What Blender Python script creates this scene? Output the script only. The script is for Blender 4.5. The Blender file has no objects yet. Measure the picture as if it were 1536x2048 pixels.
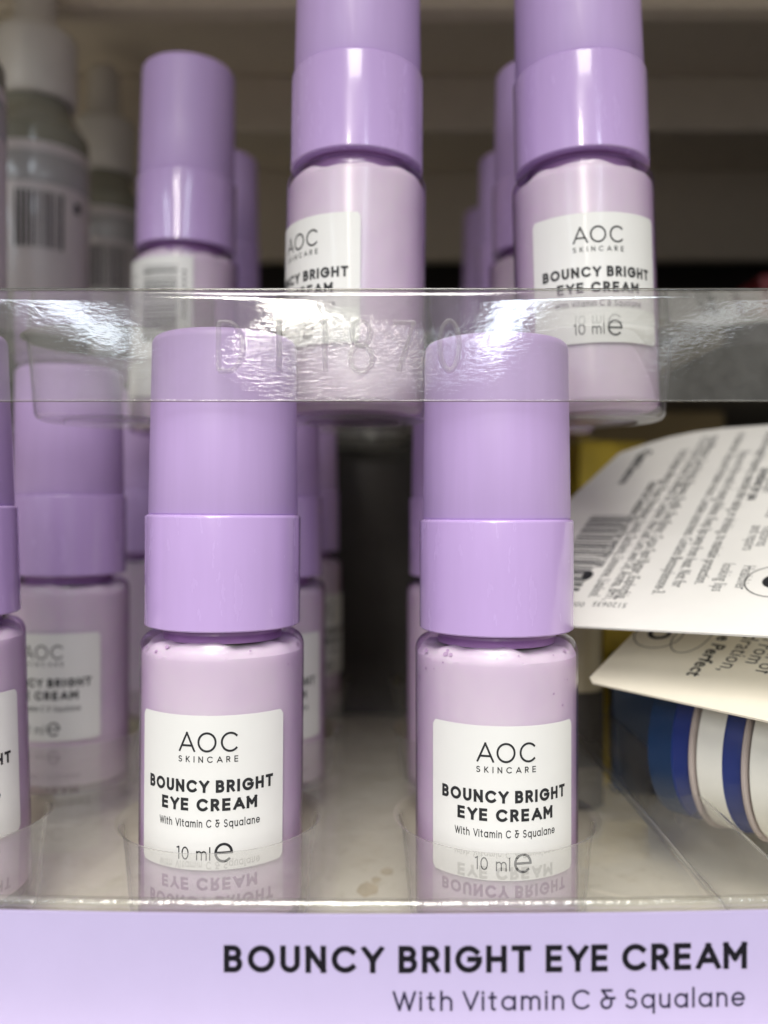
import bpy, bmesh, math, random
from mathutils import Vector, Matrix
R = math.radians; PI = math.pi
random.seed(7)
# one Blender unit = one centimetre
sc = bpy.context.scene
sc.unit_settings.scale_length = 0.01
# ------------------------------------------------------------------ camera
F = 1750.0                      # focal length in photo pixels (2048 high)
cam_d = bpy.data.cameras.new('camera'); cam = bpy.data.objects.new('camera', cam_d)
sc.collection.objects.link(cam); sc.camera = cam
cam.location = (0, 0, 0); cam.rotation_euler = (R(90), 0, 0)
cam_d.sensor_fit = 'VERTICAL'; cam_d.sensor_height = 300.0
cam_d.lens = 300.0 * F / 2048.0
cam_d.clip_start = 0.5; cam_d.clip_end = 5000
cam_d.dof.use_dof = True; cam_d.dof.focus_distance = 12.4
cam_d.dof.aperture_fstop = (cam_d.lens * 1e-3) / 0.27
# ------------------------------------------------------------------ world, lamps, exposure
w = bpy.data.worlds.new('World'); sc.world = w; w.use_nodes = True
bg = w.node_tree.nodes['Background']
bg.inputs[0].default_value = (1.0, 0.97, 0.93, 1); bg.inputs[1].default_value = 0.23
sc.view_settings.view_transform = 'Standard'; sc.view_settings.look = 'None'
sc.view_settings.exposure = 0.1; sc.view_settings.gamma = 1.0
sc.cycles.max_bounces = 14; sc.cycles.transparent_max_bounces = 40
sc.cycles.diffuse_bounces = 4; sc.cycles.glossy_bounces = 6; sc.cycles.transmission_bounces = 8
sc.cycles.sample_clamp_indirect = 6.0
sc.cycles.use_denoising = True

def lamp(name, x, y0, y1, z, width, rad, col, tilt=0):
    d = bpy.data.lights.new(name, 'AREA'); d.shape = 'RECTANGLE'
    L = abs(y1 - y0); d.size = width; d.size_y = L
    d.energy = rad * PI * width * L; d.color = col
    o = bpy.data.objects.new(name, d); sc.collection.objects.link(o)
    o.location = (x, (y0 + y1) / 2, z); o.rotation_euler = (0, R(tilt), 0)
    return o
# rows of shop ceiling tubes running away behind the camera
lamp('ceiling_lamp', -66, -820, -270, 150, 26, 44, (1, .96, .88))
lamp('ceiling_lamp', 96, -820, -270, 150, 22, 19, (.80, .90, 1))
lamp('ceiling_lamp', -232, -760, -270, 150, 26, 19, (.80, .90, 1))
lamp('ceiling_lamp', 258, -820, -270, 150, 22, 4, (.86, .93, 1))
lamp('ceiling_lamp', -10, -210, -25, 150, 80, 12, (1, .97, .92))

lamp('ceiling_lamp', -410, -760, -200, 150, 22, 16, (.86, .93, 1))  # outer rows, unseen, added for glints in the pressed characters
lamp('ceiling_lamp', 420, -760, -200, 150, 22, 8, (.86, .93, 1))

# ------------------------------------------------------------------ helpers
C = sc.collection
def px(x, y, Y):                       # photo pixel + distance -> point
    return Vector(((x - 768) * Y / F, Y, (1024 - y) * Y / F))
def link(name, me, mat=None, parent=None, loc=None, rot=None, smooth=True):
    o = bpy.data.objects.new(name, me); C.objects.link(o)
    if mat is not None and not me.materials: me.materials.append(mat)
    if parent: o.parent = parent
    if loc is not None: o.location = loc
    if rot is not None: o.rotation_euler = rot
    return o
def bm_mesh(bm, smooth=True, name='mesh', auto=35):
    bmesh.ops.recalc_face_normals(bm, faces=bm.faces)
    me = bpy.data.meshes.new(name)
    if smooth:
        for f in bm.faces: f.smooth = True
        for e in bm.edges:
            if len(e.link_faces) == 2 and e.calc_face_angle(0) > R(auto): e.smooth = False
    bm.to_mesh(me); bm.free(); return me
def tag(o, label=None, cat=None, group=None, kind=None):
    if label: o['label'] = label
    if cat: o['category'] = cat
    if group: o['group'] = group
    if kind: o['kind'] = kind
    return o
def empty(name, loc=(0, 0, 0), rot=(0, 0, 0), **k):
    o = bpy.data.objects.new(name, None); C.objects.link(o)
    o.location = loc; o.rotation_euler = rot; o.empty_display_size = .5
    return tag(o, **k)
def lathe_bm(prof, n=72, bm=None, cap_ends=False):
    bm = bm or bmesh.new(); rings = []
    for r, z in prof:
        if r < 1e-6: rings.append([bm.verts.new((0, 0, z))])
        else: rings.append([bm.verts.new((r*math.cos(2*PI*i/n), r*math.sin(2*PI*i/n), z)) for i in range(n)])
    for a, b in zip(rings[:-1], rings[1:]):
        for i in range(n):
            j = (i+1) % n
            if len(a) == 1 and len(b) == 1: continue
            if len(a) == 1: bm.faces.new((a[0], b[i], b[j]))
            elif len(b) == 1: bm.faces.new((a[i], a[j], b[0]))
            else: bm.faces.new((a[i], a[j], b[j], b[i]))
    return bm
def fil(cx, cz, r, a0, a1, n=6):       # arc points of a profile fillet, angles in degrees
    return [(cx + r*math.cos(R(a0+(a1-a0)*i/n)), cz + r*math.sin(R(a0+(a1-a0)*i/n))) for i in range(n+1)]
def box_bm(x0, x1, y0, y1, z0, z1, bev=0, bm=None):
    b = bmesh.new(); bmesh.ops.create_cube(b, size=1)
    for v in b.verts: v.co = Vector(((x0+x1)/2+v.co.x*(x1-x0), (y0+y1)/2+v.co.y*(y1-y0), (z0+z1)/2+v.co.z*(z1-z0)))
    if bev: bmesh.ops.bevel(b, geom=list(b.edges), offset=bev, segments=3, affect='EDGES', profile=.5)
    if bm is None: return b
    me = bpy.data.meshes.new('t'); b.to_mesh(me); b.free(); bm.from_mesh(me); bpy.data.meshes.remove(me); return bm

# ------------------------------------------------------------------ materials
def nt(name):
    m = bpy.data.materials.new(name); m.use_nodes = True
    return m, m.node_tree, m.node_tree.nodes['Principled BSDF']
def set_in(p, **k):
    for a, v in k.items(): p.inputs[a.replace('_', ' ')].default_value = v
def rgb(c): return (c[0], c[1], c[2], 1)
def noise(t, scale, detail=4, rough=.5, vec=None, stretch=None):
    n = t.nodes.new('ShaderNodeTexNoise'); n.inputs['Scale'].default_value = scale
    n.inputs['Detail'].default_value = detail; n.inputs['Roughness'].default_value = rough
    tc = t.nodes.new('ShaderNodeTexCoord'); src = tc.outputs['Object']
    if stretch:
        mp = t.nodes.new('ShaderNodeMapping'); mp.inputs['Scale'].default_value = stretch
        t.links.new(src, mp.inputs[0]); src = mp.outputs[0]
    t.links.new(src, n.inputs['Vector']); return n.outputs[0]
def ramp(t, src, stops):
    r = t.nodes.new('ShaderNodeValToRGB'); t.links.new(src, r.inputs[0])
    e = r.color_ramp.elements
    while len(e) < len(stops): e.new(.5)
    for i, (p, c) in enumerate(stops): e[i].position = p; e[i].color = rgb(c)
    return r.outputs[0]
def bump(t, p, src, strength, dist=.02, inp='Normal'):
    b = t.nodes.new('ShaderNodeBump'); b.inputs['Strength'].default_value = strength
    b.inputs['Distance'].default_value = dist
    t.links.new(src, b.inputs['Height']); t.links.new(b.outputs[0], p.inputs[inp]); return b
def plastic(name, col, rough=.35, coat=0, var=.04, sss=0, bmp=.0, bs=30, stretch=None, streak=None):
    m, t, p = nt(name)
    n = noise(t, 1.3, 5, .6, stretch=streak)
    c0 = tuple(max(0, x*(1-var)) for x in col); c1 = tuple(min(1, x*(1+var)) for x in col)
    t.links.new(ramp(t, n, [(.3, c0), (.7, c1)]), p.inputs['Base Color'])
    set_in(p, Roughness=rough, Coat_Weight=coat, Coat_Roughness=.06)
    if sss:
        p.inputs['Subsurface Weight'].default_value = sss
        p.inputs['Subsurface Radius'].default_value = (.25, .15, .25); p.inputs['Subsurface Scale'].default_value = 1
    r = noise(t, 9, 4, .6, stretch=stretch)
    mr = t.nodes.new('ShaderNodeMapRange'); t.links.new(r, mr.inputs[0])
    mr.inputs[1].default_value = .3; mr.inputs[2].default_value = .7
    mr.inputs[3].default_value = rough*.8; mr.inputs[4].default_value = min(1, rough*1.25)
    t.links.new(mr.outputs[0], p.inputs['Roughness'])
    if bmp: bump(t, p, noise(t, bs, 3, .5, stretch=stretch), bmp, .01)
    return m
LIL = (.50, .335, .69)
M = {}
M['cap'] = plastic('lilac_plastic', (.52, .37, .68), .42, .03, .028, 0, .03, 6, (4, 4, .2), streak=(4, 4, .25))
M['collar'] = plastic('lilac_plastic_gloss', (.52, .365, .69), .24, .6, .02, 0, stretch=(.5, .5, .12), streak=(3, 3, .3))
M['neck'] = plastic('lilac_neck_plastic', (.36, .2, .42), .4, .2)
M['label'] = plastic('white_paper_label', (.75, .75, .735), .5, .1, .015, 0, .08, 60)
M['ink'] = plastic('black_print', (.012, .013, .016), .6, .0, .2)
M['silver_ink'] = plastic('grey_print', (.05, .055, .06), .35, .0, .2)
M['card_paper'] = plastic('white_coated_card', (.80, .79, .75), .5, .05, .02, 0, .06, 50)
M['cream_card'] = plastic('cream_coated_card', (.79, .74, .62), .5, .05, .03, 0, .06, 50)
M['title'] = plastic('lilac_card', (.475, .415, .65), .55, .05, .015, 0, .05, 55)
M['title_ink'] = plastic('card_print', (.006, .005, .01), .7)
M['title_ink'].node_tree.nodes['Principled BSDF'].inputs['Specular IOR Level'].default_value = .2
M['title_ink2'] = plastic('card_print_thin', (.02, .016, .045), .7)
M['title_ink2'].node_tree.nodes['Principled BSDF'].inputs['Specular IOR Level'].default_value = .2
M['white_plastic'] = plastic('white_plastic', (.74, .71, .67), .4, .1)
M['rubber'] = plastic('white_rubber', (.70, .66, .61), .6)
M['olive'] = plastic('olive_glass', (.27, .27, .22), .12, .6)
M['foil'] = plastic('grey_foil_print', (.42, .41, .42), .2, .3)
M['serum_label'] = plastic('pale_serum_label', (.66, .61, .62), .35, .3)
M['brown_shelf'] = plastic('brown_painted_metal', (.70, .62, .52), .55, .0, .03)
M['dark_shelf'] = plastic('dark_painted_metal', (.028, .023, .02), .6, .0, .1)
M['cardboard'] = plastic('brown_cardboard', (.26, .20, .11), .7)
M['yellow'] = plastic('yellow_board', (.45, .32, .02), .5)
M['blue'] = plastic('blue_print', (.012, .03, .17), .35, .3)
M['navy'] = plastic('navy_print_and_shade', (.006, .03, .09), .4, .2)  # print of the blue carton; doubles as shade on the rear pot
M['pot_white'] = plastic('white_pot_plastic', (.76, .76, .70), .35, .3)
M['pink_rim'] = plastic('card_edge', (.42, .36, .34), .6)
M['red'] = plastic('dark_red_box', (.2, .012, .02), .4)
M['ivory'] = plastic('ivory_plastic', (.40, .35, .24), .4, .2)

# cream seen through the bottle: pale, with faint cloudy streaks
m, t, p = nt('lilac_cream'); M['cream'] = m
n = noise(t, 1.1, 3, .5, stretch=(1, 1, .6))
t.links.new(ramp(t, n, [(.3, (.64, .535, .66)), (.7, (.72, .63, .715))]), p.inputs['Base Color'])
set_in(p, Roughness=.45)
p.inputs['Subsurface Weight'].default_value = .35; p.inputs['Subsurface Radius'].default_value = (.3, .16, .3)
p.inputs['Subsurface Scale'].default_value = 1
# shelf: off-white painted metal with grime
m, t, p = nt('shelf_paint'); M['shelf'] = m
n1 = noise(t, .35, 6, .65); n2 = noise(t, 2.4, 5, .7)
mx = t.nodes.new('ShaderNodeMix'); mx.data_type = 'RGBA'
t.links.new(ramp(t, n1, [(.35, (.74, .69, .57)), (.65, (.82, .78, .66))]), mx.inputs[6])
mx.inputs[7].default_value = (.36, .28, .15, 1)
t.links.new(ramp(t, n2, [(.55, (0, 0, 0)), (.8, (.5, .5, .5))]), mx.inputs[0])
t.links.new(mx.outputs[2], p.inputs['Base Color']); set_in(p, Roughness=.45)
M['stain'] = plastic('brown_stain', (.66, .57, .41), .5, 0, .15)

# thin clear sheet: see-through with angle-true (Schlick) reflection, no refraction
def clear(name, tint, haze=.04, rough=.03, r0=.045, wob=0, wobs=3, emb=None, rim=None):
    m = bpy.data.materials.new(name); m.use_nodes = True; t = m.node_tree
    t.nodes.clear(); out = t.nodes.new('ShaderNodeOutputMaterial')
    lw = t.nodes.new('ShaderNodeLayerWeight'); lw.inputs[0].default_value = .5
    pw = t.nodes.new('ShaderNodeMath'); pw.operation = 'POWER'; pw.inputs[1].default_value = 5
    t.links.new(lw.outputs['Facing'], pw.inputs[0])
    ma = t.nodes.new('ShaderNodeMath'); ma.operation = 'MULTIPLY_ADD'; ma.inputs[1].default_value = 1-r0; ma.inputs[2].default_value = r0
    t.links.new(pw.outputs[0], ma.inputs[0])
    tr = t.nodes.new('ShaderNodeBsdfTransparent'); tr.inputs[0].default_value = rgb(tint)
    if rim:      # tinted wall: colour deepens as the surface turns away, towards the outline
        p2 = t.nodes.new('ShaderNodeMath'); p2.operation = 'POWER'; p2.inputs[1].default_value = 2.2
        t.links.new(lw.outputs['Facing'], p2.inputs[0])
        t.links.new(ramp(t, p2.outputs[0], [(0, tint), (1, rim)]), tr.inputs[0])
    df = t.nodes.new('ShaderNodeBsdfDiffuse'); df.inputs[0].default_value = (.75, .75, .72, 1)
    gl = t.nodes.new('ShaderNodeBsdfGlossy'); gl.inputs['Roughness'].default_value = rough
    a = t.nodes.new('ShaderNodeMixShader'); b = t.nodes.new('ShaderNodeMixShader')
    # haze varies with rub marks
    n = noise(t, 1.7, 6, .7)
    mr = t.nodes.new('ShaderNodeMapRange'); t.links.new(n, mr.inputs[0]); mr.inputs[1].default_value = .3; mr.inputs[2].default_value = .75
    mr.inputs[3].default_value = haze*.6; mr.inputs[4].default_value = haze*1.6
    t.links.new(mr.outputs[0], a.inputs[0]); t.links.new(tr.outputs[0], a.inputs[1]); t.links.new(df.outputs[0], a.inputs[2])
    t.links.new(ma.outputs[0], b.inputs[0]); t.links.new(a.outputs[0], b.inputs[1]); t.links.new(gl.outputs[0], b.inputs[2])
    t.links.new(b.outputs[0], out.inputs[0])
    if wob:
        bp = t.nodes.new('ShaderNodeBump'); bp.inputs['Strength'].default_value = wob; bp.inputs['Distance'].default_value = .02
        t.links.new(noise(t, wobs, 3, .5), bp.inputs['Height'])
        t.links.new(bp.outputs[0], gl.inputs['Normal'])
        last = bp
        if emb:
            # crinkled, pressed texture inside a soft-edged patch
            tc = t.nodes.new('ShaderNodeTexCoord'); mp = t.nodes.new('ShaderNodeMapping')
            mp.inputs['Location'].default_value = (-emb[0], 0, -emb[1]); t.links.new(tc.outputs['Object'], mp.inputs[0])
            mp2 = t.nodes.new('ShaderNodeMapping'); mp2.inputs['Scale'].default_value = (1/emb[2], 0, 1/emb[3]); t.links.new(mp.outputs[0], mp2.inputs[0])
            ln = t.nodes.new('ShaderNodeVectorMath'); ln.operation = 'LENGTH'; t.links.new(mp2.outputs[0], ln.inputs[0])
            mk = t.nodes.new('ShaderNodeMapRange'); mk.interpolation_type = 'SMOOTHSTEP'; t.links.new(ln.outputs['Value'], mk.inputs[0])
            mk.inputs[1].default_value = .15; mk.inputs[2].default_value = 1.25; mk.inputs[3].default_value = .6; mk.inputs[4].default_value = .02
            vo = t.nodes.new('ShaderNodeTexVoronoi'); vo.feature = 'SMOOTH_F1'; vo.inputs['Scale'].default_value = 13
            mps = t.nodes.new('ShaderNodeMapping'); mps.inputs['Scale'].default_value = (.8, 1, 1.7)
            t.links.new(tc.outputs['Object'], mps.inputs[0]); t.links.new(mps.outputs[0], vo.inputs['Vector'])
            mu = t.nodes.new('ShaderNodeMath'); mu.operation = 'MULTIPLY'
            ad = t.nodes.new('ShaderNodeMath'); ad.operation = 'ADD'
            t.links.new(vo.outputs['Distance'], ad.inputs[0]); t.links.new(noise(t, 17, 4, .6, stretch=(.8, 1, 1.8)), ad.inputs[1])
            t.links.new(ad.outputs[0], mu.inputs[0]); t.links.new(mk.outputs[0], mu.inputs[1])
            b2 = t.nodes.new('ShaderNodeBump'); b2.inputs['Strength'].default_value = .5; b2.inputs['Distance'].default_value = .04
            t.links.new(mu.outputs[0], b2.inputs['Height']); t.links.new(bp.outputs[0], b2.inputs['Normal'])
            t.links.new(b2.outputs[0], gl.inputs['Normal'])
    return m
M['clear'] = clear('clear_tray_plastic', (.98, .98, .97), .09, .015, .13, .04, 1.2)
M['clear_cup'] = clear('clear_cup_plastic', (.975, .972, .965), .045, .28, .03, .4, 2.0)
M['apron'] = clear('clear_apron_plastic', (.965, .97, .955), .065, .055, .10, .17, 1.1, emb=(-.55, -1.0, 1.75, .62))
M['edge'] = clear('clear_edge_plastic', (.86, .87, .80), .16, .08, .12, .6, 5)
M['rim'] = clear('clear_rim_plastic', (.90, .90, .84), .16, .10, .2, 1.0, 9)
M['edge_dark'] = clear('cut_edge_plastic', (.36, .34, .30), .10, .12, .05, .3, 5)
M['glass'] = clear('bottle_glass', (.985, .975, .985), .0, .24, .05, .0, rim=(.62, .42, .76))

# ------------------------------------------------------------------ stroke lettering (geometric sans)
def arc(cx, cy, rx, ry, a0, a1, n=None):
    n = n or max(4, int(abs(a1-a0)/11))
    return [(cx+rx*math.cos(R(a0+(a1-a0)*i/n)), cy+ry*math.sin(R(a0+(a1-a0)*i/n))) for i in range(n+1)]
XH = .70   # x-height
def G(): # glyph: (advance width, [strokes]) in centre-line units, cap height 1
    g = {}
    g['A'] = (.92, [[(0, 0), (.46, 1)], [(.46, 1), (.92, 0)], [(.17, .30), (.75, .30)]])
    g['B'] = (.60, [[(0, 0), (0, 1)], [(0, 1), (.32, 1)]+arc(.32, .765, .235, .235, 90, -90)+[(0, .53)], [(0, .53), (.34, .53)]+arc(.34, .265, .265, .265, 90, -90)+[(0, 0)]])
    g['C'] = (.88, [arc(.5, .5, .5, .5, 45, 315)])
    g['D'] = (.80, [[(0, 0), (0, 1)], [(0, 1), (.3, 1)]+arc(.3, .5, .5, .5, 90, -90)+[(0, 0)]])
    g['E'] = (.54, [[(0, 0), (0, 1)], [(0, 1), (.54, 1)], [(0, .51), (.5, .51)], [(0, 0), (.54, 0)]])
    g['G'] = (.96, [arc(.5, .5, .5, .5, 42, 352)+[(.995, .5), (.56, .5)]])
    g['H'] = (.70, [[(0, 0), (0, 1)], [(.7, 0), (.7, 1)], [(0, .5), (.7, .5)]])
    g['I'] = (.0, [[(0, 0), (0, 1)]])
    g['K'] = (.62, [[(0, 0), (0, 1)], [(.58, 1), (.04, .42)], [(.2, .56), (.64, 0)]])
    g['M'] = (.86, [[(0, 0), (0, 1)], [(0, 1), (.43, .38)], [(.43, .38), (.86, 1)], [(.86, 1), (.86, 0)]])
    g['N'] = (.70, [[(0, 0), (0, 1)], [(0, 1), (.7, 0)], [(.7, 0), (.7, 1)]])
    g['O'] = (1.0, [arc(.5, .5, .5, .5, 0, 360, 36)])
    g['R'] = (.58, [[(0, 0), (0, 1)], [(0, 1), (.3, 1)]+arc(.3, .735, .265, .265, 90, -90)+[(0, .47)], [(.3, .47), (.58, 0)]])
    g['S'] = (.60, [arc(.3, .75, .27, .25, 40, 180)+arc(.3, .75, .27, .25, 180, 262)[1:]+arc(.3, .26, .3, .26, 82, -148)[0:]])
    g['T'] = (.66, [[(0, 1), (.66, 1)], [(.33, 1), (.33, 0)]])
    g['U'] = (.66, [[(0, 1), (0, .33)]+arc(.33, .33, .33, .33, 180, 360)+[(.66, 1)]])
    g['V'] = (.80, [[(0, 1), (.4, 0)], [(.4, 0), (.8, 1)]])
    g['W'] = (1.20, [[(0, 1), (.32, 0)], [(.32, 0), (.6, .95)], [(.6, .95), (.88, 0)], [(.88, 0), (1.2, 1)]])
    g['Y'] = (.78, [[(0, 1), (.39, .45)], [(.78, 1), (.39, .45)], [(.39, .45), (.39, 0)]])
    x = XH; h = x/2
    g['a'] = (.72, [arc(h, h, h, h, 0, 360, 28), [(.70, 0), (.70, x)]])
    g['e'] = (.70, [[(0.02, h), (x-.02, h)], arc(h, h, h, h, 0, 318)])
    g['h'] = (.56, [[(0, 0), (0, 1.02)], [(0, .4)]+arc(.28, .42, .28, .28, 180, 0)+[(.56, 0)]])
    g['i'] = (.0, [[(0, 0), (0, x)], [(0, .93), (0, .96)]])
    g['l'] = (.0, [[(0, 0), (0, 1.04)]])
    g['m'] = (.98, [[(0, 0), (0, x)], [(0, .43)]+arc(.245, .455, .245, .245, 180, 0)+[(.49, 0)], [(.49, .43)]+arc(.735, .455, .245, .245, 180, 0)+[(.98, 0)]])
    g['n'] = (.54, [[(0, 0), (0, x)], [(0, .4)]+arc(.27, .43, .27, .27, 180, 0)+[(.54, 0)]])
    g['q'] = (.72, [arc(h, h, h, h, 0, 360, 28), [(.70, -.3), (.70, x)]])
    g['t'] = (.30, [[(.12, .92), (.12, .12)]+arc(.24, .12, .12, .12, 180, 280), [(-.03, x-.02), (.30, x-.02)]])
    g['u'] = (.54, [[(0, x), (0, .27)]+arc(.27, .27, .27, .27, 180, 360)+[(.54, x)], [(.54, x), (.54, 0)]])
    g['&'] = (.74, [[(.56, 1), (.05, 1)], [(.05, 1), (.34, .60)], [(.34, .56)]+arc(.28, .28, .28, .28, 90, 360)[1:]+[(.56, .48)], [(.30, .56), (.74, .56)]])
    g['1'] = (.22, [[(.2, 0), (.2, 1)], [(.2, 1), (0, .94)]])
    g['0'] = (.66, [arc(.33, .5, .33, .5, 0, 360, 30)])
    g['7'] = (.56, [[(0, 1), (.56, 1)], [(.56, 1), (.16, 0)]])
    g['8'] = (.56, [arc(.28, .76, .23, .24, 0, 360, 22), arc(.28, .26, .28, .26, 0, 360, 24)])
    g['℮'] = (.92, [[(.1, .5), (.9, .5)], arc(.48, .5, .46, .5, 0, 312)])
    return g
GL = G()
GAP = .24
def text_width(s, h, th, track):
    k = h - th; wd = 0
    for i, ch in enumerate(s):
        if ch == ' ': wd += .56*k + track; continue
        wd += GL[ch][0]*k + th + (GAP*k*(.55 if ch in 'AVYTLW' else 1) + track if i < len(s)-1 else 0)
    return wd
def fit_track(s, h, th, width):
    n = sum(1 for i, ch in enumerate(s) if i < len(s)-1)
    return (width - text_width(s, h, th, 0)) / max(1, n)
def ribbon(pts, th, cap=True, clampy=None, step=None):
    pts = [Vector(p) for p in pts]
    P = [pts[0]]
    for q in pts[1:]:
        if (q - P[-1]).length > 1e-5: P.append(q)
    closed = (P[0]-P[-1]).length < 1e-4 and len(P) > 3
    if step:
        Q = [P[0]]
        for q in P[1:]:
            d = (q-Q[-1]); k = max(1, int(math.ceil(d.length/step))); a = Q[-1].copy()
            for i in range(1, k+1): Q.append(a + d*i/k)
        P = Q
    if closed: P = P[:-1]
    n = len(P); out = []
    for i, p_ in enumerate(P):
        a = P[i-1] if (i > 0 or closed) else None
        b = P[(i+1) % n] if (i < n-1 or closed) else None
        if a is None: d = (b-p_).normalized(); nn = Vector((-d.y, d.x)); s = 1; q = p_ - (d*th/2 if cap else d*0)
        elif b is None: d = (p_-a).normalized(); nn = Vector((-d.y, d.x)); s = 1; q = p_ + (d*th/2 if cap else d*0)
        else:
            d1 = (p_-a).normalized(); d2 = (b-p_).normalized(); d = (d1+d2)
            if d.length < 1e-4: d = d1
            d.normalize(); nn = Vector((-d.y, d.x)); c = max(.45, nn.dot(Vector((-d1.y, d1.x)))); s = 1/c; q = p_
        L, Rr = q+nn*th/2*s, q-nn*th/2*s
        if clampy:
            for v in (L, Rr): v.y = min(max(v.y, clampy[0]), clampy[1])
        out.append((L, Rr))
    return out, closed
def letter(bm, s, x0, y0, h, th, track, mapf, lift=.0012, step=.07, size_k=None, slant=0, xs=1, each=None):
    """mapf(u, v, n) -> 3-D point; n is the height off the surface"""
    k = h - th; x = 0; idx = 0; x00 = x0
    for ci, ch in enumerate(s):
        if ch == ' ': x += .56*k + track; continue
        adv, strokes = GL[ch]
        for st in strokes:
            pts = [(x + th/2 + a*k, th/2 + b*k) for a, b in st]
            cl = (0, h) if ch.isupper() and ch not in 'OCGS' else None
            rb, closed = ribbon(pts, th, True, cl, step)
            nrm = lift + (idx % 7)*.0005; idx += 1
            L = [bm.verts.new(mapf(x00 + a.x*xs, y0 + a.y, nrm)) for a, b in rb]
            Rv = [bm.verts.new(mapf(x00 + b.x*xs, y0 + b.y, nrm)) for a, b in rb]
            m_ = len(L)
            for i in range(m_ if closed else m_-1):
                j = (i+1) % m_
                try: bm.faces.new((L[i], L[j], Rv[j], Rv[i]))
                except ValueError: pass
        x += adv*k + th + GAP*k*(.55 if ch in 'AVYTLW' else 1) + track
def letter_fit(bm, s, cx, y0, h, th, width, mapf, **k):
    tr = fit_track(s, h, th, width); xs = 1
    if tr < 0: xs = width/text_width(s, h, th, 0); tr = 0
    letter(bm, s, cx-width/2, y0, h, th, tr, mapf, xs=xs, **k)
def flat_mesh(bm):
    bmesh.ops.recalc_face_normals(bm, faces=bm.faces)
    me = bpy.data.meshes.new('print'); bm.to_mesh(me); bm.free(); return me

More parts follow.
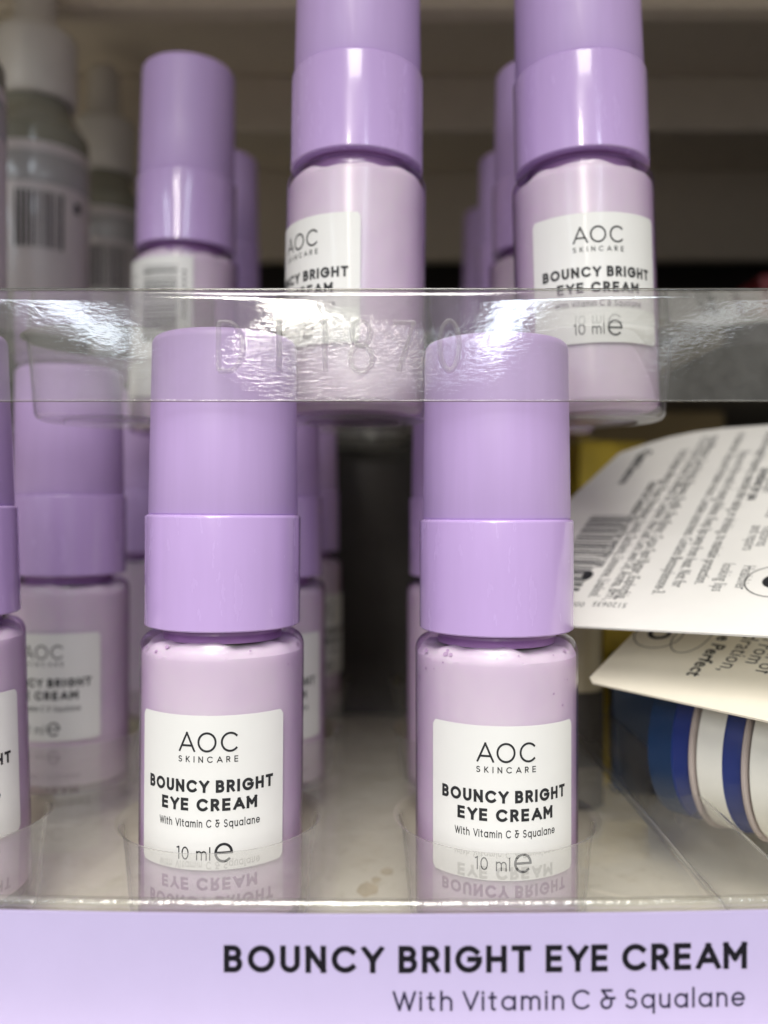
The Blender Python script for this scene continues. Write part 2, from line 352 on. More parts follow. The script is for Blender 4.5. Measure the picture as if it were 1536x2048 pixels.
# ------------------------------------------------------------------ bottles
RB = 1.25
def build_bottle_meshes():
    D = {}
    # glass shell with rounded shoulder and neck
    D['glass'] = bm_mesh(lathe_bm([(0, .02), (1.05, .0)]+fil(RB-.13, .13, .13, -90, 0)+[(RB, z) for z in (1, 2, 3, 4.08)]+fil(RB-.22, 4.12, .22, 0, 78)+[(.96, 4.36), (.94, 4.5)], 96))
    # cream filling: top surface wavy, a little air under the shoulder
    bm = lathe_bm([(0, .1), (1.05, .1)]+fil(RB-.15, .24, .12, -90, 0)+[(RB-.03, z) for z in (1, 2, 3, 3.9)]+fil(RB-.27, 4.02, .24, 0, 70)+[(.9, 4.26), (0, 4.26)], 96)
    for v in bm.verts:
        if v.co.z > 4.1:
            a = math.atan2(v.co.y, v.co.x); r = math.hypot(v.co.x, v.co.y)
            if r > .3: v.co.z += -.035 + .03*math.sin(3*a+1) + .02*math.sin(7*a)+.012*math.sin(13*a+2)
    D['cream'] = bm_mesh(bm)
    # collar
    D['collar'] = bm_mesh(lathe_bm([(.98, 4.46), (1.165, 4.44), (1.185, 4.46), (1.185, 5.3)]+fil(1.185-.05, 6.12-.05, .05, 0, 90)+[(1.06, 6.12)], 96))
    # overcap, faint taper
    D['cap'] = bm_mesh(lathe_bm([(1.10, 6.10), (1.125, 6.125), (1.138, 6.15), (1.12, 7.4), (1.10, 8.68)]+fil(1.10-.13, 8.70, .13, 0, 90)+[(.5, 8.835), (0, 8.84)], 96))
    D['neck'] = bm_mesh(lathe_bm([(.9, 4.24), (.9, 4.46), (1.1, 4.465)], 64))
    # label sheet, bent round the glass, rounded corners (front faces -Y)
    W, H, r = 2.34, 2.18, .07; zt = 3.285; zb = zt-H; RL = RB+.008
    bm = bmesh.new(); nu = 44; cols = []
    for i in range(nu+1):
        u = -W/2 + W*i/nu
        if i == 0: u = -W/2
        e = max(0, abs(u)-(W/2-r)); cut = r - math.sqrt(max(0, r*r-e*e))
        a = u/RL; c = []
        for (zz, ro) in ((zt-cut, RL), (zt-cut, RL+.0), ((zt+zb)/2, RL), (zb+cut, RL)):
            c.append(bm.verts.new((RL*math.sin(a), -RL*math.cos(a), zz)))
        cols.append([c[0], c[2], c[3]]); bm.verts.remove(c[1])
    for a, b in zip(cols[:-1], cols[1:]):
        for k in range(2): bm.faces.new((a[k], b[k], b[k+1], a[k+1]))
    D['label'] = solid(bm, .006)
    RP = RL + .0075
    mp = lambda u, v, n: Vector(((RP+n)*math.sin(u/RP), -(RP+n)*math.cos(u/RP), v))
    bm = bmesh.new()
    T = zt
    letter_fit(bm, 'AOC', 0, T-.515, .285, .030, .85, mp)
    letter_fit(bm, 'SKINCARE', 0, T-.66, .088, .0135, .86, mp)
    letter_fit(bm, 'BOUNCY BRIGHT', .0, T-1.085, .178, .042, 1.96, mp)
    letter_fit(bm, 'EYE CREAM', 0, T-1.345, .178, .042, 1.43, mp)
    letter_fit(bm, 'With Vitamin C & Squalane', 0, T-1.575, .112, .016, 1.52, mp)
    letter_fit(bm, '10 ml', -.2, T-2.04, .185, .02, .50, mp)
    letter(bm, '℮', .10, T-2.075, .28, .036, 0, mp)
    D['lettering'] = flat_mesh(bm)
    # taller back label with barcode
    bm = bmesh.new(); nb = 30
    T = 4.02; cols = [[bm.verts.new((RL*math.sin(u/RL), -RL*math.cos(u/RL), z_)) for z_ in (T, 2.4, .8)] for u in [-1.25+2.15*i/nb for i in range(nb+1)]]
    for a, b in zip(cols[:-1], cols[1:]):
        for k in range(2): bm.faces.new((a[k], b[k], b[k+1], a[k+1]))
    D['back_label'] = solid(bm, .006)
    bm = bmesh.new()
    x = -.62
    rnd = random.Random(3)
    def quad(u0, u1, v0, v1, n=.001):
        k = max(1, int(abs(u1-u0)/.1)); pts = [(u0+(u1-u0)*i/k) for i in range(k+1)]
        top = [bm.verts.new(mp(u, v1, n)) for u in pts]; bot = [bm.verts.new(mp(u, v0, n)) for u in pts]
        for i in range(k): bm.faces.new((top[i], top[i+1], bot[i+1], bot[i]))
    z = T-.22
    while z > T-1.9:
        hgt = rnd.choice([.014, .02, .034, .045]); quad(-.35, .55, z-hgt, z); z -= hgt + rnd.choice([.02, .03, .045])
    for k in range(5):
        for q in range(7):
            zz = T-.35-q*.2; quad(-1.15+k*.14, -1.12+k*.14, zz-.13+rnd.random()*.05, zz, .001)
    for q in range(9):
        zz = T-.3-q*.13; quad(.66, .74, zz-.08, zz-.02)
    D['barcode'] = flat_mesh(bm)
    return D
def solid(bm, th):
    bmesh.ops.recalc_face_normals(bm, faces=bm.faces)
    # make outward (away from Z axis)
    f = next(iter(bm.faces)); c = f.calc_center_median()
    if f.normal.dot(Vector((c.x, c.y, 0))) < 0:
        for q in bm.faces: q.normal_flip()
    g = bmesh.ops.solidify(bm, geom=list(bm.faces), thickness=-th)
    for f in bm.faces: f.smooth = True
    for e in bm.edges:
        if len(e.link_faces) == 2 and e.calc_face_angle(0) > R(35): e.smooth = False
    me = bpy.data.meshes.new('label'); bm.to_mesh(me); bm.free(); return me
BM = build_bottle_meshes()
def make_bottle(X, Y, zbase, rot, label, tiltx=0, tilty=0, back=False, group=None, droplets=0, seed=0, label_dz=0):
    eu = (Matrix.Rotation(R(tilty), 3, 'Y') @ Matrix.Rotation(R(tiltx), 3, 'X') @ Matrix.Rotation(R(rot), 3, 'Z')).to_euler()
    t = empty('eye_cream_bottle', (X, Y, zbase), eu, label=label, cat='bottle', group=group)
    def part(n, key, mat, par): return link(n, BM[key], M[mat], par)
    part('cream', 'cream', 'cream', t)
    g = part('glass_body', 'glass', 'glass', t)
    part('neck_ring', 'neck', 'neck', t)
    part('collar', 'collar', 'collar', t)
    part('cap', 'cap', 'cap', t)
    lb = part('paper_label', 'back_label' if back else 'label', 'label', t)
    lb.location.z = label_dz
    tag(link('barcode', BM['barcode'], M['ink'], lb) if back else link('lettering', BM['lettering'], M['ink'], lb), kind='stuff')
    if droplets:
        rnd = random.Random(seed); bm = bmesh.new()
        for i in range(droplets):
            a = rnd.uniform(-1.45, 1.45); z = 4.16 - rnd.random()**2.2*.8 if i > droplets*.4 else rnd.uniform(4.12, 4.21)
            if i > droplets*.4: a = rnd.choice([-1, 1])*rnd.uniform(.55, 1.45)
            s = rnd.uniform(.012, .045)*(1 if z > 4.0 else .7); rr = RB-.024
            if z > 4.03: rr = (RB-.27)+.242*math.sqrt(max(0, 1-((z-4.02)/.242)**2)) if z < 4.25 else 1.0
            c = Vector((rr*math.sin(a), -rr*math.cos(a), z)); n_ = Vector((math.sin(a), -math.cos(a), .0 if z < 4.05 else .8)).normalized()
            u = Vector((math.cos(a), math.sin(a), 0)); v = n_.cross(u)
            vs = [bm.verts.new(c + n_*.004 + (u*math.cos(q*2*PI/12)*s*(1+.25*rnd.random()) + v*math.sin(q*2*PI/12)*s*(.8+.25*rnd.random()))) for q in range(12)]
            bm.faces.new(vs)
        me = flat_mesh(bm); tag(link('air_bubbles', me, M['bubble'], t), kind='stuff')
    return t
M['bubble'] = plastic('cream_gap', (.50, .36, .53), .35)

GF = 'eye cream bottles in the front row of the lower tray'
GR = 'eye cream bottles standing behind in the lower tray'
GU = 'eye cream bottles on the upper tray'
ZL = -6.18
make_bottle(-2.53, 13.6, ZL+.02, 1, 'lilac capped eye cream bottle, left of the two sharp ones above the word BOUNCY', 0, .4, group=GF, droplets=8, seed=4)
make_bottle(1.74, 13.6, ZL-.05, -.5, 'lilac capped eye cream bottle at front right, its collar mirroring the white card', 0, 0, group=GF, droplets=20, seed=9, label_dz=-.08)
make_bottle(-6.86, 13.75, ZL+.13, 29, 'lilac capped eye cream bottle cut off by the left edge of the photo', 0, -1.6, group=GF)
make_bottle(-6.83, 19.0, ZL+.42, -5, 'blurred eye cream bottle behind the cut off one at far left, label partly hidden', group=GR)
make_bottle(-2.53, 19.0, ZL+.38, 14, 'blurred eye cream bottle directly behind the sharp left front bottle', group=GR)
make_bottle(1.74, 19.0, ZL+.38, 60, 'blurred eye cream bottle directly behind the sharp right front bottle', group=GR)
make_bottle(-6.8, 24.5, ZL+.66, 190, 'dark shaded third bottle back in the far left column of the lower tray', group=GR, back=True)
make_bottle(-2.45, 24.5, ZL+.66, 40, 'dark shaded third bottle back behind the left front bottle', group=GR)
ZU = 1.62
make_bottle(-.53, 15.7, ZU+.05, -48, 'tall standing eye cream bottle at top middle with its label turned left', -1.5, .5, group=GU)
make_bottle(3.67, 15.7, ZU+.05, -2, 'eye cream bottle at top right with its whole label facing forward', -1.5, -1.3, group=GU)
make_bottle(-4.9, 21.3, ZU+.24, -20, 'eye cream bottle at upper left showing its barcode label', 0, 1.0, group=GU, back=True)
make_bottle(-5.1, 27.5, ZU+.6, 60, 'dark blurred bottle behind the barcode bottle at upper left', group=GU)
make_bottle(3.83, 21.3, ZU+.18, 80, 'blurred bottle peeping out behind the top right bottle', group=GU)
make_bottle(4.1, 27.5, ZU+.6, 0, 'third bottle back in the top right column, dark and blurred', group=GU)
make_bottle(4.1, 33, ZU+.8, 0, 'rearmost and darkest bottle of the top right column', group=GU)

# ------------------------------------------------------------------ clear trays
def rect_ring(bm, cx, cy, r, x0, x1, y0, y1, z, n=64):
    ang = [2*PI*i/n for i in range(n)]
    for X, Y in ((x0, y0), (x1, y0), (x1, y1), (x0, y1)):
        a = math.atan2(Y-cy, X-cx) % (2*PI)
        k = min(range(len(ang)), key=lambda i: abs(((ang[i]-a+PI) % (2*PI))-PI)); ang[k] = a
    ang.sort(); ci = []; ro = []
    for a in ang:
        c, s = math.cos(a), math.sin(a)
        ci.append(bm.verts.new((cx+r*c, cy+r*s, z)))
        tx = ((x1-cx)/c if c > 1e-9 else (x0-cx)/c if c < -1e-9 else 1e9)
        ty = ((y1-cy)/s if s > 1e-9 else (y0-cy)/s if s < -1e-9 else 1e9)
        q = min(tx, ty); ro.append(bm.verts.new((cx+q*c, cy+q*s, z)))
    for i in range(len(ang)):
        j = (i+1) % len(ang); bm.faces.new((ci[i], ro[i], ro[j], ci[j]))
RC = 1.60
def cup_mesh(depth):
    r1 = 1.47
    prof = [(RC, 0)] + fil(RC, -.12, .12, 90, 180)[1:] + [(r1-.03, -.4), (1.36, -depth+.15)] + fil(1.36-.12, -depth+.14, .12, 0, -90)[1:] + [(.9, -depth-.02), (.85, -depth+.05), (0, -depth+.05)]
    return bm_mesh(lathe_bm(prof, 80), auto=50)
def tray(label, yf, yrows, xs, z, x0, x1, depth, raise_, apron_h, front_r):
    t = empty('display_tray', (0, yf, z), label=label, cat='display tray')
    o = Vector((0, yf, z))
    bm = bmesh.new()
    xb = [x0] + [(a+b)/2 for a, b in zip(xs[:-1], xs[1:])] + [x1]
    yb = [yf+front_r] + [(a+b)/2 for a, b in zip(yrows[:-1], yrows[1:])] + [yrows[-1]+2.8]
    for j, yc in enumerate(yrows):
        for i, xc in enumerate(xs): rect_ring(bm, xc, yc-yf, RC, xb[i], xb[i+1], yb[j]-yf, yb[j+1]-yf, 0)
    bmesh.ops.remove_doubles(bm, verts=bm.verts, dist=1e-4)
    link('platform', bm_mesh(bm), M['clear'], t)
    for j, yc in enumerate(yrows):
        cm = cup_mesh(depth-raise_[j])
        for i, xc in enumerate(xs):
            link('cup', cm, M['clear_cup'], t, (xc, yc-yf, 0))
    return t
def bow(X, k=.0055): return k*X*X
# lower tray
XSL = [-11.1, -6.8, -2.53, 1.74]
lt = tray('clear vacuum formed tray holding the front row of bottles above the lilac card', 10.50, [13.6, 19.0, 24.5, 30], XSL, -4.69, -13.2, 3.95, 1.52, (0, .4, .64, .8), 0, .06)
def strip(parent, name, prof, mat, x0, x1, k, n=60, off=(0, 0), jag=0, seed=1):
    """sweep a (y, z) profile along X with a bow"""
    rnd = random.Random(seed); bm = bmesh.new(); rows = []
    for i in range(n+1):
        X = x0+(x1-x0)*i/n; j = jag*rnd.uniform(-1, 1)
        rows.append([bm.verts.new((X, y+bow(X, k)+j*.5, zz+j)) for y, zz in prof])
    for a, b in zip(rows[:-1], rows[1:]):
        for q in range(len(prof)-1): bm.faces.new((a[q], b[q], b[q+1], a[q+1]))
    return link(name, bm_mesh(bm, auto=60), mat, parent)
# rounded front nose of the lower tray, then its apron going down behind the card
strip(lt, 'front_rim', [(.062, .004)]+[(.06-.055*math.sin(R(a)), -.05+.055*math.cos(R(a))) for a in range(0, 91, 15)]+[(.004, -.09), (.03, -.12), (.03, -.2)], M['rim'], -8.5, 6.0, .0055, 90, jag=.004)
strip(lt, 'rim_crease', [(.075, .012), (.062, .006)], M['edge_dark'], -8.5, 6.0, .0055, 90, jag=.003)
strip(lt, 'apron', [(.035, -.2), (.05, -1.75)], M['clear'], -8.5, 6.0, .0055, 40)
# right side of the tray: step down to a flat border and an outer wall
bm = bmesh.new()
def sidewall(bm, pts, y0, y1, n=24):
    rows = []
    for i in range(n+1):
        y = y0+(y1-y0)*i/n
        rows.append([bm.verts.new((x_+.012*math.sin(y*1.7+q), y, z_)) for q, (x_, z_) in enumerate(pts)])
    for a, b in zip(rows[:-1], rows[1:]):
        for q in range(len(pts)-1): bm.faces.new((a[q], b[q], b[q+1], a[q+1]))
sidewall(bm, [(3.95, 0), (4.05, -.02), (4.16, -.09), (4.22, -.22), (4.32, -.26), (4.9, -.25), (5.05, -.16), (5.12, -.02), (5.2, 0), (5.28, -.03), (5.33, -.15), (5.4, -1.5)], .06, 21)
link('side_border', bm_mesh(bm, auto=60), M['clear_cup'], lt)

# upper tray
XSU = [-9.2, -4.94, -.545, 3.72]
ut = tray('clear upper tray with DT1870 pressed into its front lip', 12.2, [16, 22, 27.5, 33], XSU, 3.1, -11.4, 6.3, 1.47, (0, .4, .6, .8), 0, .06)
LIPH = 1.535
ap = strip(ut, 'apron', [(.06, .0), (.02, -.012), (.0, -.05)] + [(0, -.05-(LIPH-.1)*i/14) for i in range(1, 15)] + [(0, -LIPH)], M['apron'], -8.5, 6.6, 0, 140)
strip(ut, 'lip_edge', [(.0, -LIPH), (-.012, -LIPH-.004), (-.014, -LIPH-.012), (-.006, -LIPH-.02)], M['edge'], -8.5, 6.6, 0, 60, jag=.0015)
strip(ut, 'lip_cut', [(-.006, -LIPH-.021), (.004, -LIPH-.032)], M['edge_dark'], -8.5, 6.6, 0, 60, jag=.0015)
strip(ut, 'top_fold', [(.05, .022), (-.006, .020), (-.016, .0), (-.012, -.018)], M['edge_dark'], -8.5, 6.6, 0, 60, jag=.002)
# pressed characters: rounded ridges standing proud of the lip
def ridge(bm, pts, wd, hg, y0):
    rb0, closed = ribbon(pts, wd, False, None, .05)
    rows = []
    for L, Rr in rb0:
        row = []
        for q in range(7):
            f = q/6; c = L.lerp(Rr, f); row.append(bm.verts.new((c.x, y0 - hg*math.sin(PI*f), c.y)))
        rows.append(row)
    m_ = len(rows)
    for i in range(m_ if closed else m_-1):
        a, b = rows[i], rows[(i+1) % m_]
        for q in range(6): bm.faces.new((a[q], b[q], b[q+1], a[q+1]))
M['apron_letter'] = clear('pressed_letter_plastic', (.97, .975, .965), .14, .2, .12, 1.0, 10)
for ch, pxx, py1, py0, wf in (('D', 437, 645, 742, .42), ('T', 538, 640, 744, .62), ('1', 640, 640, 744, .5), ('8', 700, 642, 744, .68), ('7', 785, 645, 744, .70), ('0', 880, 642, 740, .62)):
    bm = bmesh.new()
    Yd = 12.19; x0_ = (pxx-768)*Yd/F; zt_ = (1024-py1)*Yd/F-3.1; zb_ = (1024-py0)*Yd/F-3.1
    hh = zt_-zb_
    for st in GL[ch][1]:
        sx = hh*.62 if ch in 'D' else hh*wf*1.15 if ch in '87' else hh*wf*.95
        if ch == '1': sx = hh*.5
        ridge(bm, [(x0_+a*sx, zb_+b*hh) for a, b in st], .075, .06, -.004)
    link('embossed_letter', bm_mesh(bm), M['apron_letter'], ut)

# ------------------------------------------------------------------ lilac title card
tc_ = empty('title_card', (0, 10.44, -6.4), label='lilac shelf card printed BOUNCY BRIGHT EYE CREAM below the front bottles', cat='sign')
bm = bmesh.new(); rows = []
x0, x1 = -8.4, 5.9; ztop = -4.815; zbot = -6.9; n = 60
for i in range(n+1):
    X = x0+(x1-x0)*i/n; yb_ = bow(X)
    rows.append([bm.verts.new((X, yb_, ztop+6.4)), bm.verts.new((X, yb_, zbot+6.4)), bm.verts.new((X, yb_+.05, zbot+6.4)), bm.verts.new((X, yb_+.05, ztop+6.4))])
for a, b in zip(rows[:-1], rows[1:]):
    for q in range(4): bm.faces.new((a[q], b[q], b[(q+1) % 4], a[(q+1) % 4]))
bm.faces.new(rows[0]); bm.faces.new(rows[-1])
link('card_sheet', bm_mesh(bm, auto=40), M['title'], tc_)
Yc = 10.44
def cpx(x, y): return ((x-768)*Yc/F, (1024-y)*Yc/F)
mpc = lambda u, v, n_: Vector((u, bow(u)-.002-n_, v+6.4))
def words(name, lst, y, h, th, mat):
    for wd_, xa, xb in lst:
        a, b_ = cpx(xa, y); c, _ = cpx(xb, y); L = c-a
        tr = fit_track(wd_, h, th, L) if len(wd_) > 1 else 0; xs = 1
        if tr < -.01: xs = L/text_width(wd_, h, th, 0); tr = 0
        x = 0
        for q, ch in enumerate(wd_):
            bm = bmesh.new(); letter(bm, ch, a + x*xs, b_, h, th, 0, mpc, step=.1, xs=xs)
            link(name, flat_mesh(bm), mat, tc_)
            x += GL[ch][0]*(h-th) + th + GAP*(h-th)*(.55 if ch in 'AVYTLW' else 1) + tr
words('bold_letter', (('BOUNCY', 447, 768), ('BRIGHT', 797, 1063), ('EYE', 1092, 1217), ('CREAM', 1246, 1501)), 1946, .325, .068, M['title_ink'])
words('thin_letter', (('With', 785, 905), ('Vitamin', 925, 1129), ('C', 1145, 1185), ('&', 1202, 1236), ('Squalane', 1252, 1497)), 2022, .24, .031, M['title_ink2'])

# ------------------------------------------------------------------ setting: shelf around the trays
def structure(name, bm, mat, loc=(0, 0, 0), smooth=False):
    o = link(name, bm_mesh(bm, smooth), mat, None, loc); o['kind'] = 'structure'; return o
structure('shelf_board', box_bm(-60, 60, 9.5, 52, -7.4, -6.45, .05), M['shelf'])
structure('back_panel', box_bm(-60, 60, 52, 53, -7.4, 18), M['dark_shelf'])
structure('upper_shelf', box_bm(-60, 60, 6, 53, 18, 19.5, .05), M['brown_shelf'])
for nm, y, y2, z0 in (('shelf_front_rail', 26.8, 27.6, 15.45), ('shelf_middle_rail', 36, 36.6, 15.7), ('shelf_rear_rail', 46, 46.8, 13.3)):
    structure(nm, box_bm(-60, 60, y, y2, z0, 17.98, .1), M['brown_shelf'])
for sx in (-40, 38): structure('side_light_blocker', box_bm(sx, sx+.8, 9.6, 51.9, -6.4, 17.9), M['dark_shelf'])  # added out of view: dark walls that cut ambient light from the sides
# brown stain on the shelf paint between the front bottles
bm = bmesh.new()
for (sx, sy, sr) in ((735, 1775, .15), (775, 1740, .09), (752, 1757, .07)):
    P = px(sx, sy, 6.42*F/(sy-1024)); rnd = random.Random(int(sx))
    vs = [bm.verts.new((P.x+sr*math.cos(q*PI/9)*(1+.5*rnd.random()), P.y+1.6*sr*math.sin(q*PI/9)*(1+.5*rnd.random()), -6.446+.001*(sx % 3))) for q in range(18)]
    bm.faces.new(vs)
o = link('shelf_stain', flat_mesh(bm), M['stain']); o['kind'] = 'structure'

# ------------------------------------------------------------------ serum dropper bottles, far left
def dropper(X, Y, z, rot, label, s=1.0):
    t = empty('dropper_bottle', (X, Y, z), (0, 0, R(rot)), label=label, cat='bottle', group='white capped dropper bottles at far left')
    t.scale = (s, s, s)
    L = lambda n, pr, mat, par=t: link(n, bm_mesh(lathe_bm(pr, 64)), M[mat], par)
    L('glass_body', [(0, 0), (1.35, 0)]+fil(1.4, .12, .12, -90, 0)+[(1.52, 6.3)]+fil(1.32, 6.4, .2, 0, 60)+[(1.12, 7.1), (1.0, 7.3), (.98, 7.9)], 'olive')
    L('screw_cap', [(1.0, 7.5), (1.14, 7.52), (1.17, 7.6), (1.17, 9.2)]+fil(.85, 9.3, .32, 0, 85)+[(.5, 9.65)], 'white_plastic')
    L('dropper_bulb', [(.62, 9.6), (.62, 10.0), (.56, 11.2)]+fil(.21, 11.4, .35, 0, 90)+[(0, 11.76)], 'rubber')
    lb = L('wrap_label', [(1.53, .5), (1.535, .52), (1.535, 5.9), (1.53, 5.92)], 'serum_label')
    L('foil_band', [(1.54, 4.75), (1.545, 4.77), (1.545, 5.6), (1.54, 5.62)], 'foil', lb)
    bm = bmesh.new(); rnd = random.Random(5); u = -.35; RP = 1.545
    while u < .95:
        wd = rnd.choice([.03, .05, .08]); q = [(u, 2.9), (u+wd, 2.9), (u+wd, 4.5), (u, 4.5)]
        bm.faces.new([bm.verts.new((RP*math.sin(a/RP), -RP*math.cos(a/RP), b)) for a, b in q]); u += wd+rnd.choice([.03, .05, .07])
    q = [(1.35, 4.1), (1.6, 4.1), (1.6, 4.4), (1.35, 4.4)]
    bm.faces.new([bm.verts.new((RP*math.sin(a/RP), -RP*math.cos(a/RP), b)) for a, b in q])
    tag(link('barcode', flat_mesh(bm), M['ink'], lb), kind='stuff')
    return t
dropper(-10.35, 26, 4.55, 14, 'large dropper bottle at far left with white rubber bulb and barcode label')
dropper(-10.7, 33.5, 5.3, 10, 'smaller looking dropper bottle further back, right of the large one')
dropper(-10.12, 19.6, 3.6, 0, 'dropper bottle of which only the right edge shows at the far left')

# ------------------------------------------------------------------ lip care cards, right
def plane_pts(P0, n_, pts):
    out = []
    for x, y in pts:
        d = px(x, y, 1); k = P0.dot(n_)/d.dot(n_); out.append(d*k)
    return out
FONT_CACHE = {}
def font_mesh(s, size, mapf, squeeze=.62, bold=0):
    cu = bpy.data.curves.new('tmp', 'FONT'); cu.body = s; cu.size = size; cu.offset = bold; cu.resolution_u = 2; cu.space_character = 1.05
    ob = bpy.data.objects.new('tmp', cu); C.objects.link(ob)
    dg = bpy.context.evaluated_depsgraph_get(); me = bpy.data.meshes.new_from_object(ob.evaluated_get(dg))
    for v in me.vertices: v.co = mapf(v.co.x*squeeze, v.co.y)
    bpy.data.objects.remove(ob); bpy.data.curves.remove(cu); return me
def inside(p, poly):
    c = False
    for (x1_, y1_), (x2_, y2_) in zip(poly, poly[1:]+poly[:1]):
        if (y1_ > p[1]) != (y2_ > p[1]) and p[0] < (x2_-x1_)*(p[1]-y1_)/(y2_-y1_)+x1_: c = not c
    return c
def join(meshes, test=None):
    bm = bmesh.new()
    for m_ in meshes: bm.from_mesh(m_); bpy.data.meshes.remove(m_)
    if test: bmesh.ops.delete(bm, geom=[v for v in bm.verts if not test(v.co)], context='VERTS')
    bmesh.ops.triangulate(bm, faces=bm.faces); me = bpy.data.meshes.new('print'); bm.to_mesh(me); bm.free(); return me
def card(label, NL, ax_e, ax_d, outline, mat, th=.035):
    """NL: near-left corner; e: direction along near edge; d: direction away. outline in (e, d) cm"""
    e = ax_e.normalized(); n_ = e.cross(ax_d).normalized(); d = n_.cross(e)
    if n_.z < 0: n_ = -n_
    t = empty('lip_care_card', NL, label=label, cat='card')
    bm = bmesh.new()
    top = [bm.verts.new(e*a + d*b + n_*(0)) for a, b in outline]; bot = [bm.verts.new(e*a+d*b-n_*th) for a, b in outline]
    bm.faces.new(top); bm.faces.new(bot[::-1])
    for i in range(len(top)):
        j = (i+1) % len(top); bm.faces.new((top[i], bot[i], bot[j], top[j]))
    link('card_sheet', bm_mesh(bm, False), M[mat], t)
    # text reads toward the viewer (along -d), lines advance toward -e
    tm = lambda a0, d0: (lambda x, y: e*(a0+y) + d*(d0-x) + n_*.003)
    return t, e, d, n_, tm
def uv_of(NL, e, d, n_, x, y):         # card coordinates (a, b) of a photo pixel
    r = px(x, y, 1); k = NL.dot(n_)/r.dot(n_); q = r*k-NL; return q.dot(e), q.dot(d)
NL = Vector((1.93, 15.56, -1.86)); E1 = Vector((3.85, -2.75, .02)); D1 = Vector((3.2, 4.4, 2.9))
def rounded(W, H, r, near=.3):
    o = [(near, 0)]
    o += [(W-near, 0)] + [(W, near)]
    o += [(W-r+r*math.cos(R(a)), H-r+r*math.sin(R(a))) for a in range(0, 91, 10)]
    o += [(r-r*math.sin(R(a)), H-r+r*math.cos(R(a))) for a in range(0, 91, 10)]
    o += [(0, near)]
    return o
_e = E1.normalized(); _n = _e.cross(D1).normalized(); _d = _n.cross(_e)
out1 = [uv_of(NL, _e, _d, _n, x, y) for x, y in ((1000, 1244), (1536, 1272), (1660, 1280), (1700, 1100), (1740, 900), (1640, 850), (1536, 850), (1450, 856), (1390, 864), (1340, 874), (1295, 887), (1239, 906), (1146, 992), (1060, 1108), (990, 1225))]
c1, e1, d1, n1_, tm1 = card('white lip care card covered in small print, right of the front right bottle', NL, E1, D1, out1, 'card_paper')
def U(x, y): return uv_of(NL, e1, d1, n1_, x, y)
ms = []
def put(s, x, y, size, sq=.62, bold=.0):
    a, b = U(x, y); L = len(s)
    ms.append(font_mesh(s, size, tm1(a, b), sq, bold))
def put_end(s, x, y, size, sq=.62, bold=0.):   # the line ends at this pixel
    a, b = U(x, y); me = font_mesh(s, size, lambda x_, y_: Vector((x_, y_, 0)), sq, bold)
    wd = max(v.co.x for v in me.vertices)
    f = tm1(a, b+wd)
    for v in me.vertices: v.co = f(v.co.x, v.co.y)
    ms.append(me)
Z = .27
put_end('Healthier', 1468, 1178, .30, .62); put_end('looking lips', 1422, 1182, .30, .62)
put_end('Restores', 1512, 1092, .30, .62); put_end('and repairs', 1484, 1100, .30, .62)
put_end('Moisturises', 1560, 1030, .30, .62); put_end('and soothes', 1530, 1034, .30, .62)
LN = (('Use generously and re-apply frequently, especially after eating or drinking, to maintain protection.', 1388, 1168),
      ('Keep out of the reach of young children. Keep lips away from heat. Not for', 1342, 1174),
      ('use on broken skin. Stop use if irritation occurs. Contains sunscreens. Contains Benzophenone-3.', 1303, 1188),
      ('Isopropyl Myristate, Cetyl Alcohol, Beeswax, Paraffin, Shea Butter, Cocoa Seed Butter, Euphorbia', 1232, 1196),
      ('Cerifera Cera, Ricinus Communis Oil, Mineral Oil, Camphor, Aloe Leaf, Cera Seed Oil, Aroma, BHT,', 1206, 1200),
      ('Octyl Salicylate, Menthol, Phenol, Petrolatum, Lanolin, Saccharin, Limonene, Linalool.', 1176, 1194))
for s_, x, y in LN: put_end(s_, x, y, .30, .56, .003)
put_end('Tested for Sensitive Skin and for everyday use', 1190, 1134, .30, .6, .008)
put_end('Directions for use', 1494, 1000, .30, .6, .01)
for s_, x, y in (('Apply evenly to the lips before exposure', 1524, 985), ('to sun, wind or cold. For external use only.', 1550, 975)): put_end(s_, x, y, .29, .56)
put_end('Daily Lip Care', 1262, 930, .42, .9, .012); put_end('Protect and Restore', 1236, 968, .3, .9, .012)
# upside-down code on the near edge
def put_inv(s, x, y, size, sq):
    a, b = U(x, y); ms.append(font_mesh(s, size, lambda x_, y_: e1*(a-x_) + d1*(b-y_) + n1_*.003, sq))
put_inv('S120635', 1256, 1207, .21, .8); put_inv('0000', 1172, 1205, .21, .8)
tag(link('small_print', join(ms, lambda co: inside((co.dot(e1)*1.04-.15, co.dot(d1)*1.045), out1)), M['silver_ink'], c1), kind='stuff')
# barcode with bars lying across, and a drawn circle
bm = bmesh.new(); rnd = random.Random(11)
a0, b0 = .35, 1.05
b = b0; k = 0
aL, bN = U(1150, 1176); aR, bF = U(1288, 1030)
bb = bN-.1
while bb < bF:
    wd = rnd.choice([.03, .05, .08, .1]); 
    bm.faces.new([bm.verts.new(e1*u+d1*v+n1_*.003) for u, v in ((.5, bb), (aL+.1, bb), (aL+.1, bb+wd), (.5, bb+wd))]); bb += wd+rnd.choice([.025, .04, .06])
tag(link('barcode', flat_mesh(bm), M['silver_ink'], c1), kind='stuff')
bm = bmesh.new()
def ringline(bm, cu, cv, ru, rv, wd, mapf, n=40):
    o_ = [bm.verts.new(mapf(cu+(ru+wd/2)*math.cos(2*PI*i/n), cv+(rv+wd/2)*math.sin(2*PI*i/n))) for i in range(n)]
    i_ = [bm.verts.new(mapf(cu+(ru-wd/2)*math.cos(2*PI*i/n), cv+(rv-wd/2)*math.sin(2*PI*i/n))) for i in range(n)]
    for i in range(n): j = (i+1) % n; bm.faces.new((o_[i], o_[j], i_[j], i_[i]))
mf = lambda a_, b_: e1*a_+d1*b_+n1_*.003
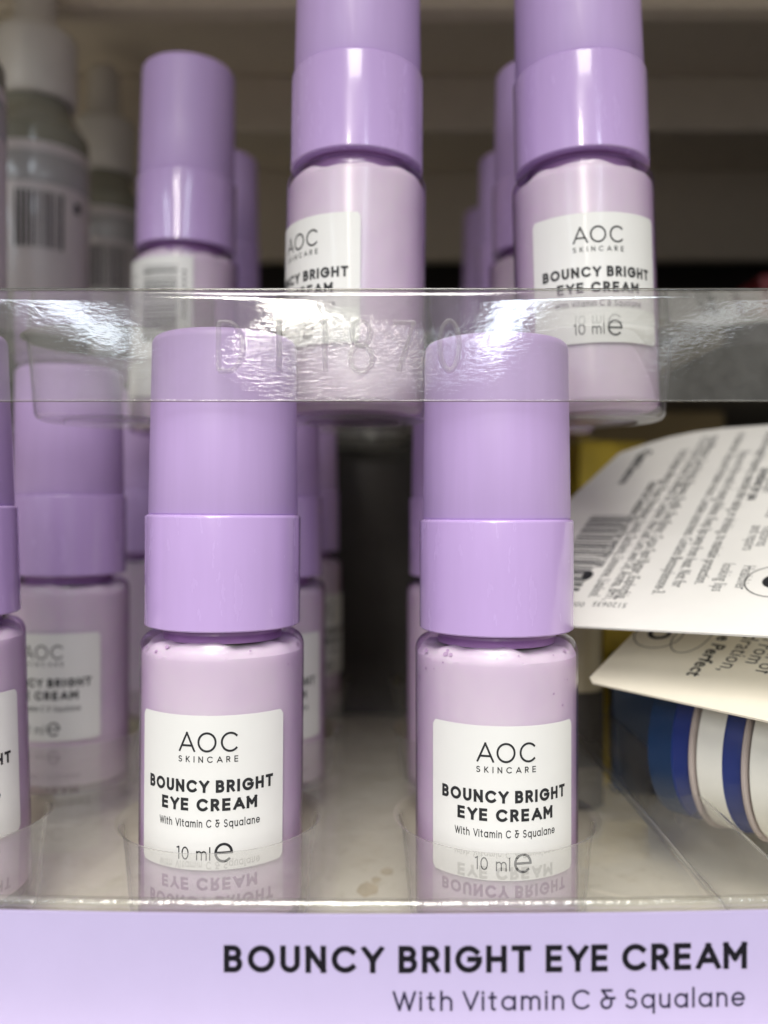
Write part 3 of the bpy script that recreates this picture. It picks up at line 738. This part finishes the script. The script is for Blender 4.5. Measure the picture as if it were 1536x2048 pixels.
a_, b_ = U(1548, 1163); ringline(bm, a_, b_, .44, .46, .022, mf)
bm.faces.new([bm.verts.new(mf(a_+.18*math.cos(q*PI/8), b_+.2*math.sin(q*PI/8))) for q in range(16)])
a_, b_ = U(1176, 1150); bm.faces.new([bm.verts.new(mf(a_+.10*math.cos(q*PI/8), b_+.12*math.sin(q*PI/8)*(1 if q < 9 else 1.6))) for q in range(16)])
tag(link('drawn_circle', flat_mesh(bm), M['ink'], c1), kind='stuff')

# second card underneath
NL2 = px(1172, 1362, 15.0); E2 = px(1536, 1442, 12.9)-NL2; D2v = Vector((3.2, 4.4, 2.3))
c2, e2, d2, n2_, tm2 = card('cream coloured lip care card with large wording tucked under the white one', NL2, E2, D2v, rounded(7.0, 6.4, 1.2, .12), 'cream_card')
ms = []
def put2(s, x, y, size, sq, bold=0):
    a, b = uv_of(NL2, e2, d2, n2_, x, y); me = font_mesh(s, size, lambda x_, y_: Vector((x_, y_, 0)), sq, bold)
    wd = max(v.co.x for v in me.vertices); f = tm2(a, b+wd)
    for v in me.vertices: v.co = f(v.co.x, v.co.y)
    ms.append(me)
put2('The Perfect', 1372, 1350, .34, 1.05, .008); put2('Enjoy hydration,', 1434, 1340, .40, .95); put2('Fall From', 1490, 1325, .40, .95); put2('lips full of', 1508, 1345, .40, .95)
tag(link('wording', join(ms), M['ink'], c2), kind='stuff')
bm = bmesh.new(); mf2 = lambda a_, b_: e2*a_+d2*b_+n2_*.003
a_, b_ = uv_of(NL2, e2, d2, n2_, 1318, 1268); ringline(bm, a_, b_, .42, .5, .02, mf2); ringline(bm, a_+.0, b_+.05, .17, .2, .09, mf2)
a_, b_ = uv_of(NL2, e2, d2, n2_, 1385, 1272); ringline(bm, a_, b_, .3, .6, .02, mf2)
tag(link('drawn_emblem', flat_mesh(bm), M['ink'], c2), kind='stuff')

# striped round lip balm packs under the cards
def pack(P, ax, label, s=1.0, tub='pot_white'):
    t = empty('lip_balm_pot', P, label=label, cat='pot', group='blue and white round pots under the cards')
    t.rotation_euler = Vector((0, 0, 1)).rotation_difference(ax).to_euler()
    L = lambda n, pr, mat: link(n, bm_mesh(lathe_bm([(a*s, b) for a, b in pr], 96), auto=30), M[mat], t)
    L('white_tub', [(0, .0), (1.5, 0), (1.62, .03), (1.62, .46)], tub)
    L('blue_band', [(1.62, .46), (1.60, .47), (1.60, .79)], 'blue')
    L('flange', [(1.60, .78), (1.66, .785), (1.68, .80), (1.68, .84), (1.66, .85), (0, .85)], 'pink_rim')
    return t
axis = Vector((.69, -.72, -.02)).normalized()
base = px(1572, 1500, 14.8)
pack(base - axis*.0, axis, 'nearest round white pot with a blue band under the cream card', .92)
pack(base - axis*.88, axis, 'second round white and blue pot, behind the nearest one', .92)
pack(base - axis*1.76, axis, 'rearmost round pot of the blue and white stack, its white tub coloured navy for shade', .92, 'navy')  # navy tub colour stands in for shade on white plastic
# things standing behind the cards
t = empty('cream_tube', (4.3, 19.3, -6.4), label='ivory plastic tube standing behind the right front bottle', cat='tube')
link('tube_body', bm_mesh(lathe_bm([(0, 0), (.46, 0), (.5, .08), (.5, 3.9)]+fil(.34, 4.0, .16, 0, 90)+[(0, 4.16)], 64)), M['ivory'], t)
link('tube_cap', bm_mesh(lathe_bm([(.51, .0), (.53, .02), (.53, 2.5), (.51, 2.52)], 64)), M['dark_shelf'], t)
def carton(name, x0, x1, y0, y1, z0, z1, mat, mat2, label, rot=0):
    t = empty(name, ((x0+x1)/2, (y0+y1)/2, z0), (0, 0, R(rot)), label=label, cat='carton')
    w_, d_, h_ = (x1-x0)/2, (y1-y0)/2, z1-z0
    link('carton_body', bm_mesh(box_bm(-w_, w_, -d_, d_, 0, h_, .06), False), M[mat], t)
    link('printed_panel', bm_mesh(box_bm(-w_*.8, w_*.8, -d_-.012, -d_-.002, h_*.15, h_*.45), False), M[mat2], t)
    link('top_flap', bm_mesh(box_bm(-w_*.96, w_*.96, -d_*.96, d_*.96, h_+.004, h_+.05, .01), False), M[mat], t)
carton('yellow_carton', 6.2, 8.6, 29, 31, -6.4, 2.3, 'yellow', 'brown_shelf', 'blurred yellow carton standing behind the white card', 12)
carton('yellow_carton', 5.05, 6.4, 20.5, 21.3, -6.4, -2.2, 'yellow', 'ivory', 'low yellow carton seen between the ivory tube and the cards', 8)
carton('blue_carton', 5.4, 8.8, 19.6, 22, -6.4, -3.3, 'navy', 'navy', 'dark blue carton in the shade under the cream card', -12)
carton('gap_shade_box', -2.2, 1.4, 27.6, 31, -6.4, 1.6, 'dark_shelf', 'dark_shelf', 'added dark box standing in for deep shade in the gap between the two sharp front bottles')  # added box: its dark colour stands in for shadow between the bottles
carton('brown_carton', 5.5, 14, 36, 38, -6.4, 4.1, 'cardboard', 'yellow', 'wide brown carton blurred far behind the white card')
carton('red_carton', 14.2, 18, 33, 36, 5.0, 8.9, 'red', 'dark_shelf', 'dark red carton blurred at the right edge above the upper tray')
structure('side_shelf_board', box_bm(6.7, 37.9, 22, 52, 4.2, 4.95, .05), M['dark_shelf'])
